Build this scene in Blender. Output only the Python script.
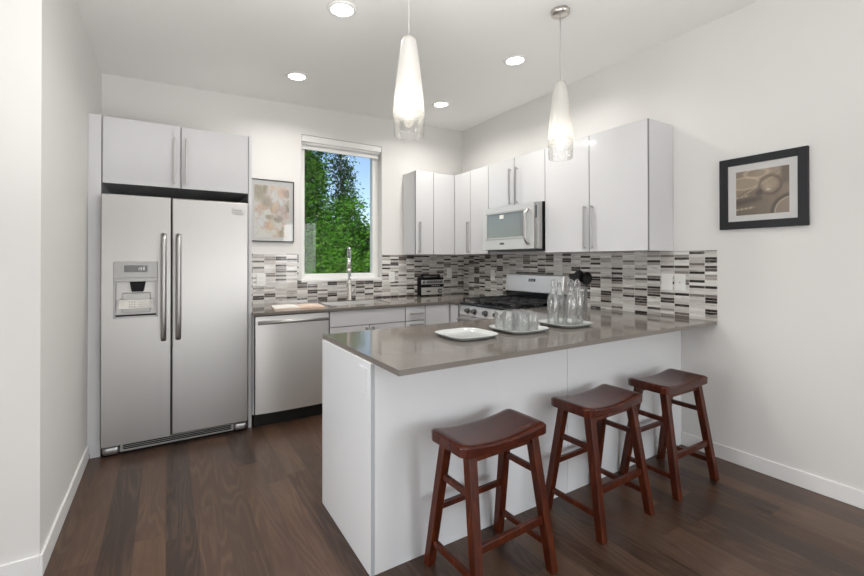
import bpy, bmesh, math, random
from mathutils import Vector, Matrix
random.seed(7)
for o in list(bpy.data.objects): bpy.data.objects.remove(o)
SC = bpy.context.scene
COL = SC.collection

# ------------------------------------------------------------------ camera
YAW, PIT, ROL = math.radians(32.011), math.radians(0.289), math.radians(-0.041)
F = Vector((math.sin(YAW), math.cos(YAW), 0)); R = Vector((math.cos(YAW), -math.sin(YAW), 0)); U = Vector((0, 0, 1))
F2 = F*math.cos(PIT)+U*math.sin(PIT); U2 = U*math.cos(PIT)-F*math.sin(PIT)
R3 = R*math.cos(ROL)+U2*math.sin(ROL); U3 = U2*math.cos(ROL)-R*math.sin(ROL)
cam = bpy.data.cameras.new('camera'); cam_ob = bpy.data.objects.new('camera', cam); COL.objects.link(cam_ob)
M = Matrix((R3, U3, -F2)).transposed().to_4x4(); M.translation = (0, 0, 1.321)
cam_ob.matrix_world = M
cam.sensor_width = 36; cam.lens = 424.362*36/864; cam.shift_y = -(288-258.818)/864
cam.clip_start = 0.05; cam.clip_end = 200
SC.camera = cam_ob

# ------------------------------------------------------------------ sky, sun, daylight, exposure
SC.view_settings.view_transform = 'Standard'; SC.view_settings.look = 'None'
SC.view_settings.gamma = 1; SC.view_settings.use_curve_mapping = False
SC.view_settings.exposure = 0.10
SC.cycles.use_denoising = True
SC.cycles.max_bounces = 12; SC.cycles.diffuse_bounces = 6; SC.cycles.glossy_bounces = 6
SC.cycles.transmission_bounces = 12; SC.cycles.transparent_max_bounces = 16
SC.cycles.sample_clamp_indirect = 6.0
SC.cycles.caustics_refractive = False; SC.cycles.caustics_reflective = False

W = bpy.data.worlds.new('world'); SC.world = W; W.use_nodes = True
nt = W.node_tree; nt.nodes.clear()
sky = nt.nodes.new('ShaderNodeTexSky'); sky.sky_type = 'NISHITA'; sky.sun_disc = False
sky.sun_elevation = math.radians(42); sky.sun_rotation = math.radians(240); sky.air_density = 1.0; sky.dust_density = 0.6; sky.ozone_density = 2.0
bg = nt.nodes.new('ShaderNodeBackground'); bg.inputs['Strength'].default_value = 0.17
wo = nt.nodes.new('ShaderNodeOutputWorld')
nt.links.new(sky.outputs[0], bg.inputs[0]); nt.links.new(bg.outputs[0], wo.inputs[0])

def light(name, kind, loc, direction, energy, color=(1, 1, 1), **kw):
    l = bpy.data.lights.new(name, kind); l.energy = energy; l.color = color
    for k, v in kw.items(): setattr(l, k, v)
    o = bpy.data.objects.new(name, l); COL.objects.link(o); o.location = loc
    o.rotation_euler = Vector(direction).to_track_quat('-Z', 'Y').to_euler()
    return o
light('sun', 'SUN', (-20, -10, 20), (.62, .62, -.62), 8.0, (1, .95, .86), angle=.01)
# unseen area panels standing in for daylight at the rear and right wall openings
light('daylight_rear', 'AREA', (0.9, -3.98, .78), (0, 1, .05), 46, (.97, .98, 1), shape='RECTANGLE', size=3.4, size_y=1.25)
light('daylight_right', 'AREA', (3.13, -2.75, 1.25), (-1, .40, .12), 96, (.97, .98, 1), shape='RECTANGLE', size=2.2, size_y=2.2)
light('fill_left', 'AREA', (-2.98, .9, 1.0), (1, -.15, -.03), 39, (.97, .98, 1), shape='RECTANGLE', size=2.6, size_y=1.8, spread=math.radians(95))  # added fill panel, unseen; the wall behind it has no opening
# unseen fill lamp added near the camera, aimed up to brighten ceiling and walls
light('ceiling_fill', 'AREA', (.3, .4, 1.15), (0, .10, 1), 56, (1, .985, .96), shape='DISK', size=1.4, spread=math.radians(150))

# ------------------------------------------------------------------ materials
class N:
    def __init__(s, name):
        s.m = bpy.data.materials.new(name); s.m.use_nodes = True; s.t = s.m.node_tree; s.t.nodes.clear()
        s.out = s.t.nodes.new('ShaderNodeOutputMaterial')
    def n(s, typ, ins=None, **kw):
        x = s.t.nodes.new('ShaderNode'+typ)
        for k, v in kw.items(): setattr(x, k, v)
        for k, v in (ins or {}).items(): s.put(x.inputs[k], v)
        return x
    def put(s, sock, v):
        if isinstance(v, bpy.types.NodeSocket): s.t.links.new(v, sock)
        elif isinstance(v, bpy.types.Node): s.t.links.new(v.outputs[0], sock)
        else:
            if isinstance(v, tuple) and len(v) == 3 and sock.type == 'RGBA': v = (*v, 1)
            sock.default_value = v
    def math(s, op, a, b=0.0, c=0.0):
        x = s.n('Math', operation=op); s.put(x.inputs[0], a); s.put(x.inputs[1], b); s.put(x.inputs[2], c); return x.outputs[0]
    def mix(s, f, a, b, blend='MIX'):
        x = s.n('Mix', data_type='RGBA', blend_type=blend)
        s.put(x.inputs[0], f); s.put(x.inputs[6], a); s.put(x.inputs[7], b); return x.outputs[2]
    def ramp(s, f, stops, interp='LINEAR'):
        x = s.n('ValToRGB'); cr = x.color_ramp; cr.interpolation = interp
        while len(cr.elements) < len(stops): cr.elements.new(0.5)
        for e, (p, c) in zip(cr.elements, stops): e.position = p; e.color = (*c, 1)
        s.put(x.inputs[0], f); return x.outputs[0]
    def xyz(s, v): return s.n('SeparateXYZ', {0: v}).outputs
    def vec(s, x, y, z=0.0): return s.n('CombineXYZ', {0: x, 1: y, 2: z}).outputs[0]
    def obj(s): return s.n('TexCoord').outputs['Object']
    def noise(s, v, scale, detail=2.0, rough=.5, dist=0.0):
        return s.n('TexNoise', {'Vector': v, 'Scale': scale, 'Detail': detail, 'Roughness': rough, 'Distortion': dist}).outputs[0]
    def bump(s, h, strength, dist=.01): return s.n('Bump', {'Height': h, 'Strength': strength, 'Distance': dist}).outputs[0]
    def pbsdf(s, **kw):
        p = s.n('BsdfPrincipled')
        for k, v in kw.items(): s.put(p.inputs[k.replace('_', ' ')], v)
        return p
    def end(s, sh): s.t.links.new(sh.outputs[0], s.out.inputs[0]); return s.m

def plain(name, col, rough=.5, metal=0.0, var=0.03, scale=6.0, **kw):
    a = N(name); f = a.noise(a.obj(), scale, 3.0)
    c = a.mix(f, tuple(x*(1-var) for x in col), tuple(min(1, x*(1+var)) for x in col))
    return a.end(a.pbsdf(Base_Color=c, Roughness=rough, Metallic=metal, **kw))

def paint(name, col, rough=.6):
    a = N(name); o = a.obj()
    h = a.noise(o, 260.0, 2.0)
    c = a.mix(a.noise(o, 1.5, 2.0), tuple(x*.985 for x in col), col)
    return a.end(a.pbsdf(Base_Color=c, Roughness=rough, Normal=a.bump(h, .06, .002)))

def brushed(name, col, rough, axis='x', streak=.06, metal=.95):
    a = N(name); o = a.xyz(a.obj())
    v = a.vec(a.math('MULTIPLY', o[0], 2.0 if axis == 'x' else 220.0), a.math('MULTIPLY', o[1], 2.0 if axis == 'x' else 220.0), a.math('MULTIPLY', o[2], 260.0 if axis == 'x' else 2.0))
    f = a.noise(v, 1.0, 3.0, .6)
    c = a.mix(f, tuple(x*(1-streak) for x in col), tuple(min(1, x*(1+streak)) for x in col))
    r = a.math('ADD', a.math('MULTIPLY', f, .04), rough-.02)
    return a.end(a.pbsdf(Base_Color=c, Roughness=r, Metallic=metal))

def floor_mat():
    a = N('oak_floor'); o = a.xyz(a.obj()); w = .127
    xr = a.math('DIVIDE', o[0], w); row = a.math('FLOOR', xr)
    roff = a.n('TexWhiteNoise', {'W': row}, noise_dimensions='1D').outputs[0]
    yr = a.math('ADD', a.math('DIVIDE', o[1], 1.35), a.math('MULTIPLY', roff, 7.3)); colm = a.math('FLOOR', yr)
    wn = a.n('TexWhiteNoise', {'Vector': a.vec(row, colm)}, noise_dimensions='2D')
    rnd = wn.outputs[0]; rc = a.xyz(wn.outputs[1])
    shift = a.math('MULTIPLY', rnd, 37.0)
    gv = a.vec(a.math('MULTIPLY', o[0], 26.0), a.math('ADD', a.math('MULTIPLY', o[1], 2.2), shift), shift)
    g1 = a.noise(gv, 1.0, 5.0, .62, 1.1)
    fld = a.noise(a.vec(a.math('ADD', a.math('MULTIPLY', o[0], 7.5), shift), a.math('ADD', a.math('MULTIPLY', o[1], .75), shift), shift), 1.0, 2.0, .45, .25)
    sn = a.math('SINE', a.math('MULTIPLY', fld, 95.0))
    rings = a.math('POWER', a.math('ADD', a.math('MULTIPLY', sn, .5), .5), 2.0)
    rings = a.math('MULTIPLY', rings, a.ramp(a.noise(a.vec(a.math('MULTIPLY', o[0], 5.0), a.math('MULTIPLY', o[1], 1.2), shift), 1.0, 2.0), [(.35, (.15, .15, .15)), (.65, (1, 1, 1))]))
    fine = a.noise(a.vec(a.math('MULTIPLY', o[0], 190.0), a.math('MULTIPLY', o[1], 14.0), shift), 1.0, 3.0, .7)
    tone = a.ramp(rnd, [(0, (.034, .016, .010)), (.3, (.070, .034, .0195)), (.65, (.106, .053, .030)), (1, (.165, .090, .052))])
    grey = a.mix(a.math('MULTIPLY', rc[1], .3), tone, (.062, .050, .043))
    c = a.mix(a.math('MULTIPLY', a.math('SUBTRACT', 1.0, g1), .75), grey, (.026, .015, .011))
    c = a.mix(a.math('MULTIPLY', rings, .50), c, (.15, .088, .055))
    c = a.mix(a.math('MULTIPLY', a.ramp(fine, [(.5, (0, 0, 0)), (.75, (1, 1, 1))]), .30), c, (.024, .014, .010))
    fx = a.math('ABSOLUTE', a.math('SUBTRACT', a.math('FRACT', xr), .5)); fy = a.math('ABSOLUTE', a.math('SUBTRACT', a.math('FRACT', yr), .5))
    gap = a.math('MAXIMUM', a.math('GREATER_THAN', fx, .4925), a.math('GREATER_THAN', fy, .4992))
    c = a.mix(a.math('MULTIPLY', gap, .7), c, (.018, .010, .008))
    rough = a.math('ADD', .23, a.math('MULTIPLY', g1, .16))
    hgt = a.math('SUBTRACT', a.math('MULTIPLY', fine, .25), gap)
    return a.end(a.pbsdf(Base_Color=c, Roughness=rough, Normal=a.bump(hgt, .12, .002), Specular_IOR_Level=.42))

def tile_mat():
    a = N('mosaic_tile'); o = a.xyz(a.obj())
    u = a.math('DIVIDE', a.math('SUBTRACT', a.math('SUBTRACT', o[0], o[1]), .0035), .1035)
    v = a.math('DIVIDE', o[2], .0198)
    iu = a.math('FLOOR', u); iv = a.math('FLOOR', v)
    wn = a.n('TexWhiteNoise', {'Vector': a.vec(iu, iv)}, noise_dimensions='2D'); rnd = wn.outputs[0]; rc = a.xyz(wn.outputs[1])
    shift = a.math('MULTIPLY', rnd, 91.0)
    st = a.noise(a.vec(a.math('ADD', a.math('MULTIPLY', u, 1.3), shift), a.math('MULTIPLY', v, 2.6), shift), 1.0, 3.0, .6, .5)
    tone = a.ramp(rnd, [(0, (.016, .012, .011)), (.19, (.050, .039, .035)), (.215, (.13, .108, .098)), (.30, (.26, .23, .212)), (.34, (.44, .415, .39)), (.60, (.60, .58, .555)), (.85, (.76, .75, .73)), (1, (.52, .49, .46))])
    dark = a.ramp(st, [(.54, (0, 0, 0)), (.64, (1, 1, 1))])
    c = a.mix(a.math('MULTIPLY', dark, a.math('MULTIPLY', rc[1], .75)), tone, (.12, .098, .088))
    lt = a.ramp(st, [(.28, (1, 1, 1)), (.42, (0, 0, 0))])
    c = a.mix(a.math('MULTIPLY', lt, .45), c, (.68, .66, .64))
    fu = a.math('ABSOLUTE', a.math('SUBTRACT', a.math('FRACT', u), .5)); fv = a.math('ABSOLUTE', a.math('SUBTRACT', a.math('FRACT', v), .5))
    gr = a.math('MAXIMUM', a.math('GREATER_THAN', fu, .488), a.math('GREATER_THAN', fv, .452))
    c = a.mix(gr, c, (.60, .58, .56))
    rough = a.math('ADD', .10, a.math('MULTIPLY', gr, .5))
    return a.end(a.pbsdf(Base_Color=c, Roughness=rough, Normal=a.bump(a.math('SUBTRACT', 1.0, gr), .3, .002)))

def quartz_mat():
    a = N('taupe_quartz'); o = a.obj()
    sp = a.n('TexVoronoi', {'Vector': o, 'Scale': 420.0}).outputs[1]
    c = a.mix(a.noise(o, 5.0, 3.0), (.160, .143, .126), (.177, .159, .140))
    c = a.mix(a.math('MULTIPLY', a.xyz(sp)[0], .16), c, (.26, .23, .20))
    return a.end(a.pbsdf(Base_Color=c, Roughness=.09, Specular_IOR_Level=.5))

def mahogany():
    a = N('mahogany'); o = a.xyz(a.obj())
    g = a.noise(a.vec(a.math('MULTIPLY', o[0], 5.0), a.math('MULTIPLY', o[1], 45.0), a.math('MULTIPLY', o[2], 6.0)), 1.0, 4.0, .6, .7)
    c = a.ramp(g, [(.25, (.024, .005, .003)), (.55, (.066, .012, .005)), (.8, (.125, .028, .010))])
    return a.end(a.pbsdf(Base_Color=c, Roughness=a.math('ADD', .18, a.math('MULTIPLY', g, .12)), Specular_IOR_Level=.4))

def mahogany_leg():
    a = N('mahogany_leg'); o = a.xyz(a.obj())
    g = a.noise(a.vec(a.math('MULTIPLY', o[0], 50.0), a.math('MULTIPLY', o[1], 50.0), a.math('MULTIPLY', o[2], 5.0)), 1.0, 4.0, .6, .5)
    c = a.ramp(g, [(.25, (.024, .005, .002)), (.55, (.070, .013, .004)), (.8, (.150, .038, .010))])
    return a.end(a.pbsdf(Base_Color=c, Roughness=.28, Specular_IOR_Level=.3))

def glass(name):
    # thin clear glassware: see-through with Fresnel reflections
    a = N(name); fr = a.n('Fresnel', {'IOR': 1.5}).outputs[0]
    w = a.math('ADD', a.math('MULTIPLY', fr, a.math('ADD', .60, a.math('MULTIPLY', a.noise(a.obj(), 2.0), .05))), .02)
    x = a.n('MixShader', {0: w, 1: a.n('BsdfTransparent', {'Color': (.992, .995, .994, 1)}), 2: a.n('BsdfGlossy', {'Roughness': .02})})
    return a.end(a.n('MixShader', {0: .055, 1: x, 2: a.n('BsdfDiffuse', {'Color': (.9, .92, .91, 1)})}))  # white diffuse mixed in, painting the pale reflections that brighten the glass

def pane_mat(name, refl=1.0):
    a = N(name); fr = a.n('Fresnel', {'IOR': 1.5}).outputs[0]
    w = a.math('MULTIPLY', fr, a.math('ADD', refl-.01, a.math('MULTIPLY', a.noise(a.obj(), 2.0), .02)))
    x = a.n('MixShader', {0: w, 1: a.n('BsdfTransparent'), 2: a.n('BsdfGlossy', {'Roughness': 0.0})})
    return a.end(x)

def emit(name, col, st):
    a = N(name); f = a.noise(a.obj(), 4.0)
    return a.end(a.n('Emission', {'Color': a.mix(f, col, tuple(x*.99 for x in col)), 'Strength': st}))

def shade_mat(z0, z1):
    # frosted glass that clears towards the open lower rim (local z of the shade)
    a = N('frosted_shade'); z = a.xyz(a.obj())[2]
    f = a.n('MapRange', {'Value': z, 'From Min': z0, 'From Max': z1}).outputs[0]
    frost = a.n('MixShader', {0: .5, 1: a.n('BsdfDiffuse', {'Color': (.74, .73, .71, 1)}), 2: a.n('BsdfTranslucent', {'Color': (.84, .83, .80, 1)})})
    frost = a.n('MixShader', {0: .08, 1: frost, 2: a.n('BsdfGlossy', {'Roughness': .25})})
    fr = a.n('Fresnel', {'IOR': 1.5}).outputs[0]
    clear = a.n('MixShader', {0: a.math('ADD', a.math('MULTIPLY', fr, .55), .05), 1: a.n('BsdfTransparent', {'Color': (.97, .97, .96, 1)}), 2: a.n('BsdfGlossy', {'Roughness': .03})})
    return a.end(a.n('MixShader', {0: f, 1: clear, 2: frost}))

def art_mat(name, rough=.6):
    a = N(name); c = a.n('VertexColor', layer_name='Col').outputs[0]
    f = a.noise(a.obj(), 300.0)
    return a.end(a.pbsdf(Base_Color=a.mix(a.math('MULTIPLY', f, .06), c, (.5, .48, .45)), Roughness=rough))

def leaf_mat(name, c0, c1, c2, sc):
    a = N(name); o = a.obj()
    f = a.noise(o, sc, 4.0, .75); c = a.ramp(f, [(.36, c0), (.5, c1), (.64, c2)])
    sh = a.n('MixShader', {0: .35, 1: a.n('BsdfDiffuse', {'Color': c}), 2: a.n('BsdfTranslucent', {'Color': c})})
    return a.end(sh)

MW = paint('wall_paint', (.72, .712, .695))
MCEIL = paint('ceiling_paint', (.84, .835, .82), .7)
MTRIM = plain('white_trim', (.80, .80, .79), .35)
MFLOOR = floor_mat(); MTILE = tile_mat(); MQ = quartz_mat(); MMAH = mahogany(); MLEG = mahogany_leg()
MCAB = plain('white_gloss_front', (.63, .635, .65), .07, 0, .008)
MBODY = plain('white_carcass', (.66, .665, .68), .3, 0, .01)
MEDGE = plain('grey_edge_band', (.22, .225, .235), .4)
MEDGE2 = plain('blue_grey_edge_band', (.44, .46, .49), .4)
MPEN = plain('white_satin_panel', (.75, .765, .785), .22, 0, .01)
MKICK = plain('black_kick', (.012, .012, .012), .5)
MSTEEL = brushed('brushed_steel', (.80, .79, .775), .38, 'x', .02, .75)
MSTEELV = brushed('brushed_steel_doors', (.48, .472, .46), .36, 'x', .02, .90)
MHANDLE = brushed('steel_handle', (.46, .455, .45), .36, 'z')
MCHROME = plain('chrome', (.80, .80, .80), .10, 1.0, .02)
MNICKEL = plain('brushed_nickel', (.62, .59, .55), .28, 1.0, .03)
MBLACK = plain('black_plastic', (.005, .005, .006), .5, Specular_IOR_Level=.2)
MGLOSSB = plain('black_glass', (.010, .011, .013), .06)
MIRON = plain('cast_iron', (.022, .022, .024), .5)
MDGREY = plain('dark_grey_plastic', (.085, .085, .088), .4)
MMGREY = plain('grey_plastic', (.27, .27, .27), .35)
MLGREY = plain('silver_plastic', (.52, .52, .50), .32, .3)
MWPL = plain('white_plastic', (.80, .80, .78), .35, 0, .01)
MPAPER = plain('paper', (.80, .78, .74), .7)
MCERAM = plain('white_ceramic', (.52, .545, .54), .12, 0, .01)
MFRAME = plain('black_frame_wood', (.018, .019, .022), .5, Specular_IOR_Level=.25)
MFRAME2 = plain('thin_black_frame', (.018, .018, .018), .3)
MMAT = plain('picture_mat_board', (.88, .87, .85), .8)
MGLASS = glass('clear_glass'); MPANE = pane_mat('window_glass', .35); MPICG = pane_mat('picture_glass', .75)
MLENS = emit('downlight_lens', (1, .97, .92), 14.0); MBULB = emit('bulb_glow', (1, .93, .80), 7.0)
MMWIN = plain('oven_window_mesh', (.30, .31, .30), .10, .5)
MDISP = plain('dispenser_grey', (.36, .36, .355), .3, .4)
MSTOP = plain('grey_stopper', (.42, .42, .41), .25)
MRUB = plain('grey_rubber', (.30, .30, .30), .6)

# ------------------------------------------------------------------ builders
class G:
    def __init__(s): s.bm = bmesh.new()
    def _new(s, fn, mi):
        old = set(s.bm.faces); r = fn()
        for f in s.bm.faces:
            if f not in old: f.material_index = mi
        return r
    def box(s, x0, x1, y0, y1, z0, z1, bev=0.0, mi=0, front=None, seg=2, mat=None):
        t = bmesh.new(); bmesh.ops.create_cube(t, size=1.0)
        for v in t.verts: v.co = Vector(((x0+x1)/2+v.co.x*(x1-x0), (y0+y1)/2+v.co.y*(y1-y0), (z0+z1)/2+v.co.z*(z1-z0)))
        if bev: bmesh.ops.bevel(t, geom=list(t.edges), offset=bev, segments=seg, affect='EDGES', profile=.5)
        t.normal_update()
        for f in t.faces:
            f.material_index = mi
            if front is not None:   # (direction, index of the front's material)
                if f.normal.dot(Vector(front[0])) > .9: f.material_index = front[1]
            if bev and seg > 1: f.smooth = False
        s._merge(t, mat)
    def _merge(s, t, mat=None):
        me = bpy.data.meshes.new('tmp'); t.to_mesh(me); t.free()
        if mat is not None: me.transform(mat)
        s.bm.from_mesh(me); bpy.data.meshes.remove(me)
    def hexa(s, bot, top, mi=0, bev=0.0):
        t = bmesh.new(); b = [t.verts.new(p) for p in bot]; u = [t.verts.new(p) for p in top]
        t.faces.new(b[::-1]); t.faces.new(u)
        for i in range(4): t.faces.new((b[i], b[(i+1) % 4], u[(i+1) % 4], u[i]))
        bmesh.ops.recalc_face_normals(t, faces=t.faces)
        if bev: bmesh.ops.bevel(t, geom=list(t.edges), offset=bev, segments=2, affect='EDGES', profile=.5)
        for f in t.faces: f.material_index = mi
        s._merge(t)
    def bar(s, p0, p1, w, h, mi=0, bev=0.0, up=(0, 0, 1)):
        p0 = Vector(p0); p1 = Vector(p1); d = (p1-p0).normalized(); a = d.cross(Vector(up)).normalized(); b = a.cross(d)
        a *= w/2; b *= h/2
        s.hexa([p0-a-b, p0+a-b, p0+a+b, p0-a+b], [p1-a-b, p1+a-b, p1+a+b, p1-a+b], mi, bev)
    def cyl(s, p0, p1, r0, r1=None, n=20, mi=0, caps=True):
        r1 = r0 if r1 is None else r1; p0 = Vector(p0); p1 = Vector(p1); q = (p1-p0).to_track_quat('Z', 'Y')
        t = bmesh.new(); A = []; B = []
        for i in range(n):
            c = Vector((math.cos(2*math.pi*i/n), math.sin(2*math.pi*i/n), 0))
            A.append(t.verts.new(p0+q@(c*r0))); B.append(t.verts.new(p1+q@(c*r1)))
        for i in range(n):
            f = t.faces.new((A[i], A[(i+1) % n], B[(i+1) % n], B[i])); f.smooth = True
        if caps: t.faces.new(A[::-1]); t.faces.new(B)
        for f in t.faces: f.material_index = mi
        s._merge(t)
    def lathe(s, prof, c=(0, 0, 0), n=32, mi=0, close=False, smooth=True):
        t = bmesh.new(); rings = []
        for r, z in prof:
            if r < 1e-6: rings.append([t.verts.new((c[0], c[1], c[2]+z))])
            else: rings.append([t.verts.new((c[0]+r*math.cos(2*math.pi*i/n), c[1]+r*math.sin(2*math.pi*i/n), c[2]+z)) for i in range(n)])
        pairs = list(zip(rings, rings[1:])) + ([(rings[-1], rings[0])] if close else [])
        for a, b in pairs:
            for i in range(n):
                j = (i+1) % n
                if len(a) == 1 and len(b) == 1: continue
                if len(a) == 1: f = t.faces.new((a[0], b[j], b[i]))
                elif len(b) == 1: f = t.faces.new((a[i], a[j], b[0]))
                else: f = t.faces.new((a[i], a[j], b[j], b[i]))
                f.smooth = smooth
        for f in t.faces: f.material_index = mi
        bmesh.ops.recalc_face_normals(t, faces=t.faces)
        s._merge(t)
    def tube(s, pts, r, n=10, mi=0, caps=True):
        pts = [Vector(p) for p in pts]; t = bmesh.new(); rings = []; prev = None
        for i, p in enumerate(pts):
            d = (pts[min(i+1, len(pts)-1)]-pts[max(i-1, 0)]).normalized()
            if prev is None: a = d.cross(Vector((0, 0, 1)) if abs(d.z) < .9 else Vector((1, 0, 0))).normalized()
            else: a = (prev-d*prev.dot(d)).normalized()
            prev = a; b = d.cross(a); rr = r[i] if isinstance(r, (list, tuple)) else r
            rings.append([t.verts.new(p+a*rr*math.cos(2*math.pi*k/n)+b*rr*math.sin(2*math.pi*k/n)) for k in range(n)])
        for A, B in zip(rings, rings[1:]):
            for k in range(n):
                f = t.faces.new((A[k], A[(k+1) % n], B[(k+1) % n], B[k])); f.smooth = True
        if caps: t.faces.new(rings[0][::-1]); t.faces.new(rings[-1])
        for f in t.faces: f.material_index = mi
        bmesh.ops.recalc_face_normals(t, faces=t.faces)
        s._merge(t)
    def grid(s, fn, nu, nv, mi=0, smooth=True):
        t = bmesh.new(); V = [[t.verts.new(fn(i/nu, j/nv)) for j in range(nv+1)] for i in range(nu+1)]
        for i in range(nu):
            for j in range(nv):
                f = t.faces.new((V[i][j], V[i+1][j], V[i+1][j+1], V[i][j+1])); f.smooth = smooth; f.material_index = mi
        s._merge(t)
    def build(s, name, mats, parent=None):
        me = bpy.data.meshes.new(name)
        if parent is not None:
            off = WORLD[parent.name]
            for v in s.bm.verts: v.co -= off
        s.bm.to_mesh(me); s.bm.free()
        for m in (mats if isinstance(mats, (list, tuple)) else [mats]): me.materials.append(m)
        o = bpy.data.objects.new(name, me); COL.objects.link(o)
        if parent is not None:
            o.parent = parent; WORLD[o.name] = WORLD[parent.name].copy()
        else: WORLD[o.name] = Vector((0, 0, 0))
        return o
WORLD = {}
def tag(o, label=None, cat=None, group=None, kind=None):
    if label: o['label'] = label
    if cat: o['category'] = cat
    if group: o['group'] = group
    if kind: o['kind'] = kind
    return o
def thing(name, loc, label, cat, group=None, kind=None):
    o = bpy.data.objects.new(name, None); COL.objects.link(o); o.location = loc; o.empty_display_size = .05
    WORLD[o.name] = Vector(loc)
    return tag(o, label, cat, group, kind)
def rebase(o, loc):
    """a one-mesh thing gets its origin at its base"""
    loc = Vector(loc)
    for v in o.data.vertices: v.co -= loc
    o.location = loc; WORLD[o.name] = loc
    return o
def copy_tree(o, parent=None):
    c = o.copy(); COL.objects.link(c)
    if parent is not None: c.parent = parent
    for ch in list(o.children): copy_tree(ch, c)
    return c
def struct(o, label=None): return tag(o, label, None, None, 'structure')

# ------------------------------------------------------------------ the room
XL, XR, YB = -.449, 3.149, 4.318
YR, XLL, YRET = -4.0, -3.0, 2.385
def zc(x): return 2.854+.031*x
g = G(); g.box(XLL-.1, XR+.1, YR-.1, YB+.25, -.12, 0); struct(g.build('floor', MFLOOR), 'dark brown oak plank floor')
g = G()
b = [(XLL-.1, YR-.1), (XR+.1, YR-.1), (XR+.1, YB+.25), (XLL-.1, YB+.25)]
g.hexa([(x, y, zc(x)) for x, y in b], [(x, y, 3.3) for x, y in b]); struct(g.build('ceiling', MCEIL), 'off-white gently sloping ceiling')
WX0, WX1, WZ0, WZ1 = 1.150, 2.037, 1.128, 2.600
H = 3.0
g = G()
g.box(XL, WX0, YB, YB+.2, 0, H); g.box(WX1, XR, YB, YB+.2, 0, H); g.box(WX0, WX1, YB, YB+.2, 0, WZ0); g.box(WX0, WX1, YB, YB+.2, WZ1, H)
struct(g.build('wall_back', MW), 'warm white kitchen wall with the window')
g = G(); g.box(XR, XR+.15, -1.62, YB+.2, 0, H); g.box(XR, XR+.15, YR, -3.88, 0, H); g.box(XR, XR+.15, -3.88, -1.62, 2.38, H)
struct(g.build('wall_right', MW), 'warm white wall with the black framed picture')
g = G(); g.box(XL-.14, XL, YRET, YB+.2, 0, H); g.box(XLL-.1, XL-.14, YRET, YRET+.14, 0, H)
bmesh.ops.remove_doubles(g.bm, verts=g.bm.verts, dist=1e-5)
struct(g.build('wall_left', MW), 'white wall beside the refrigerator, turning its corner')
g = G(); g.box(XLL-.1, XLL, YR, YRET, 0, H); struct(g.build('wall_living', MW))
g = G(); g.box(XLL, -.85, YR-.1, YR, 0, H); g.box(2.65, XR, YR-.1, YR, 0, H); g.box(-.85, 2.65, YR-.1, YR, 1.45, H)
struct(g.build('wall_rear', MW))
# baseboards
g = G(); g.box(XR-.013, XR, -1.62, 1.645, 0, .094, .004); struct(g.build('baseboard_right', MTRIM), 'white baseboard under the framed picture')
g = G(); g.box(XL, XL+.012, YRET-.012, 3.622, 0, .094, .003); g.box(XLL, XL, YRET-.012, YRET, 0, .094, .003)
struct(g.build('baseboard_left', MTRIM), 'white baseboard of the left wall')
# backsplash
TT = 1.392
g = G(); t = .008
g.box(.578, WX0-.03, YB-t, YB, .914, TT); g.box(WX0-.03, WX1, YB-t, YB, .914, WZ0-.004); g.box(WX1, XR-t, YB-t, YB, .914, TT)
g.box(XR-t, XR, 1.408, YB, .914, TT)
struct(g.build('backsplash', MTILE), 'grey and brown linear mosaic tile backsplash')

# window
w = thing('window_1', (WX0, YB, WZ0), 'white vinyl window over the sink', None, None, 'structure')
g = G(); fy0, fy1 = YB+.085, YB+.16
g.box(WX0, WX0+.055, fy0, fy1, WZ0, WZ1, .006); g.box(WX1-.075, WX1, fy0, fy1, WZ0, WZ1, .006)
g.box(WX0+.05, WX1-.07, fy0, fy1, WZ0, WZ0+.06, .006); g.box(WX0+.05, WX1-.07, fy0, fy1, WZ1-.06, WZ1, .006)
g.build('window_frame', MWPL, w)
g = G(); g.box(WX0+.05, WX1-.07, YB+.115, YB+.121, WZ0+.055, WZ1-.055); g.build('pane', MPANE, w)
g = G(); g.box(WX0-.004, WX1+.004, YB-.012, YB+.085, WZ0-.022, WZ0+.004, .004); g.build('window_sill', MTRIM, w)
bl = thing('roller_blind', (1.6, YB+.05, 2.47), 'white roller blind rolled up at the top of the window', 'blind')
g = G(); g.box(WX0+.003, WX1-.003, YB+.002, YB+.075, 2.535, 2.597, .004); g.build('headrail', MWPL, bl)
g = G(); g.cyl((WX0+.01, YB+.045, 2.535), (WX1-.01, YB+.045, 2.535), .027, n=24); g.box(WX0+.012, WX1-.012, YB+.058, YB+.064, 2.478, 2.54); g.build('rolled_cloth', MTRIM, bl)
g = G(); g.box(WX0+.012, WX1-.012, YB+.053, YB+.069, 2.468, 2.482, .003); g.build('bottom_bar', MWPL, bl)

# ------------------------------------------------------------------ worktops
ZT, ZB = .914, .891
g = G()
SX0, SX1, SY0, SY1 = 1.27, 1.86, 3.74, 4.14
yf = 3.543
g.box(.577, SX0, yf, YB-.008, ZB, ZT); g.box(SX1, XR-.008, yf, YB-.008, ZB, ZT); g.box(SX0, SX1, yf, SY0, ZB, ZT); g.box(SX0, SX1, SY1, YB-.008, ZB, ZT)
g.box(2.424, XR-.008, 3.420, yf, ZB, ZT)
bmesh.ops.remove_doubles(g.bm, verts=g.bm.verts, dist=1e-5)
tag(g.build('countertop', MQ), 'taupe quartz worktop around the sink under the window', 'countertop')
g = G(); g.box(.734, XR-.008, 1.408, 2.315, ZB, ZT); g.box(2.424, XR-.008, 2.315, 2.637, ZB, ZT); bmesh.ops.remove_doubles(g.bm, verts=g.bm.verts, dist=1e-5)
tag(g.build('countertop', MQ), 'taupe quartz peninsula worktop carrying the white platters', 'countertop')

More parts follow.
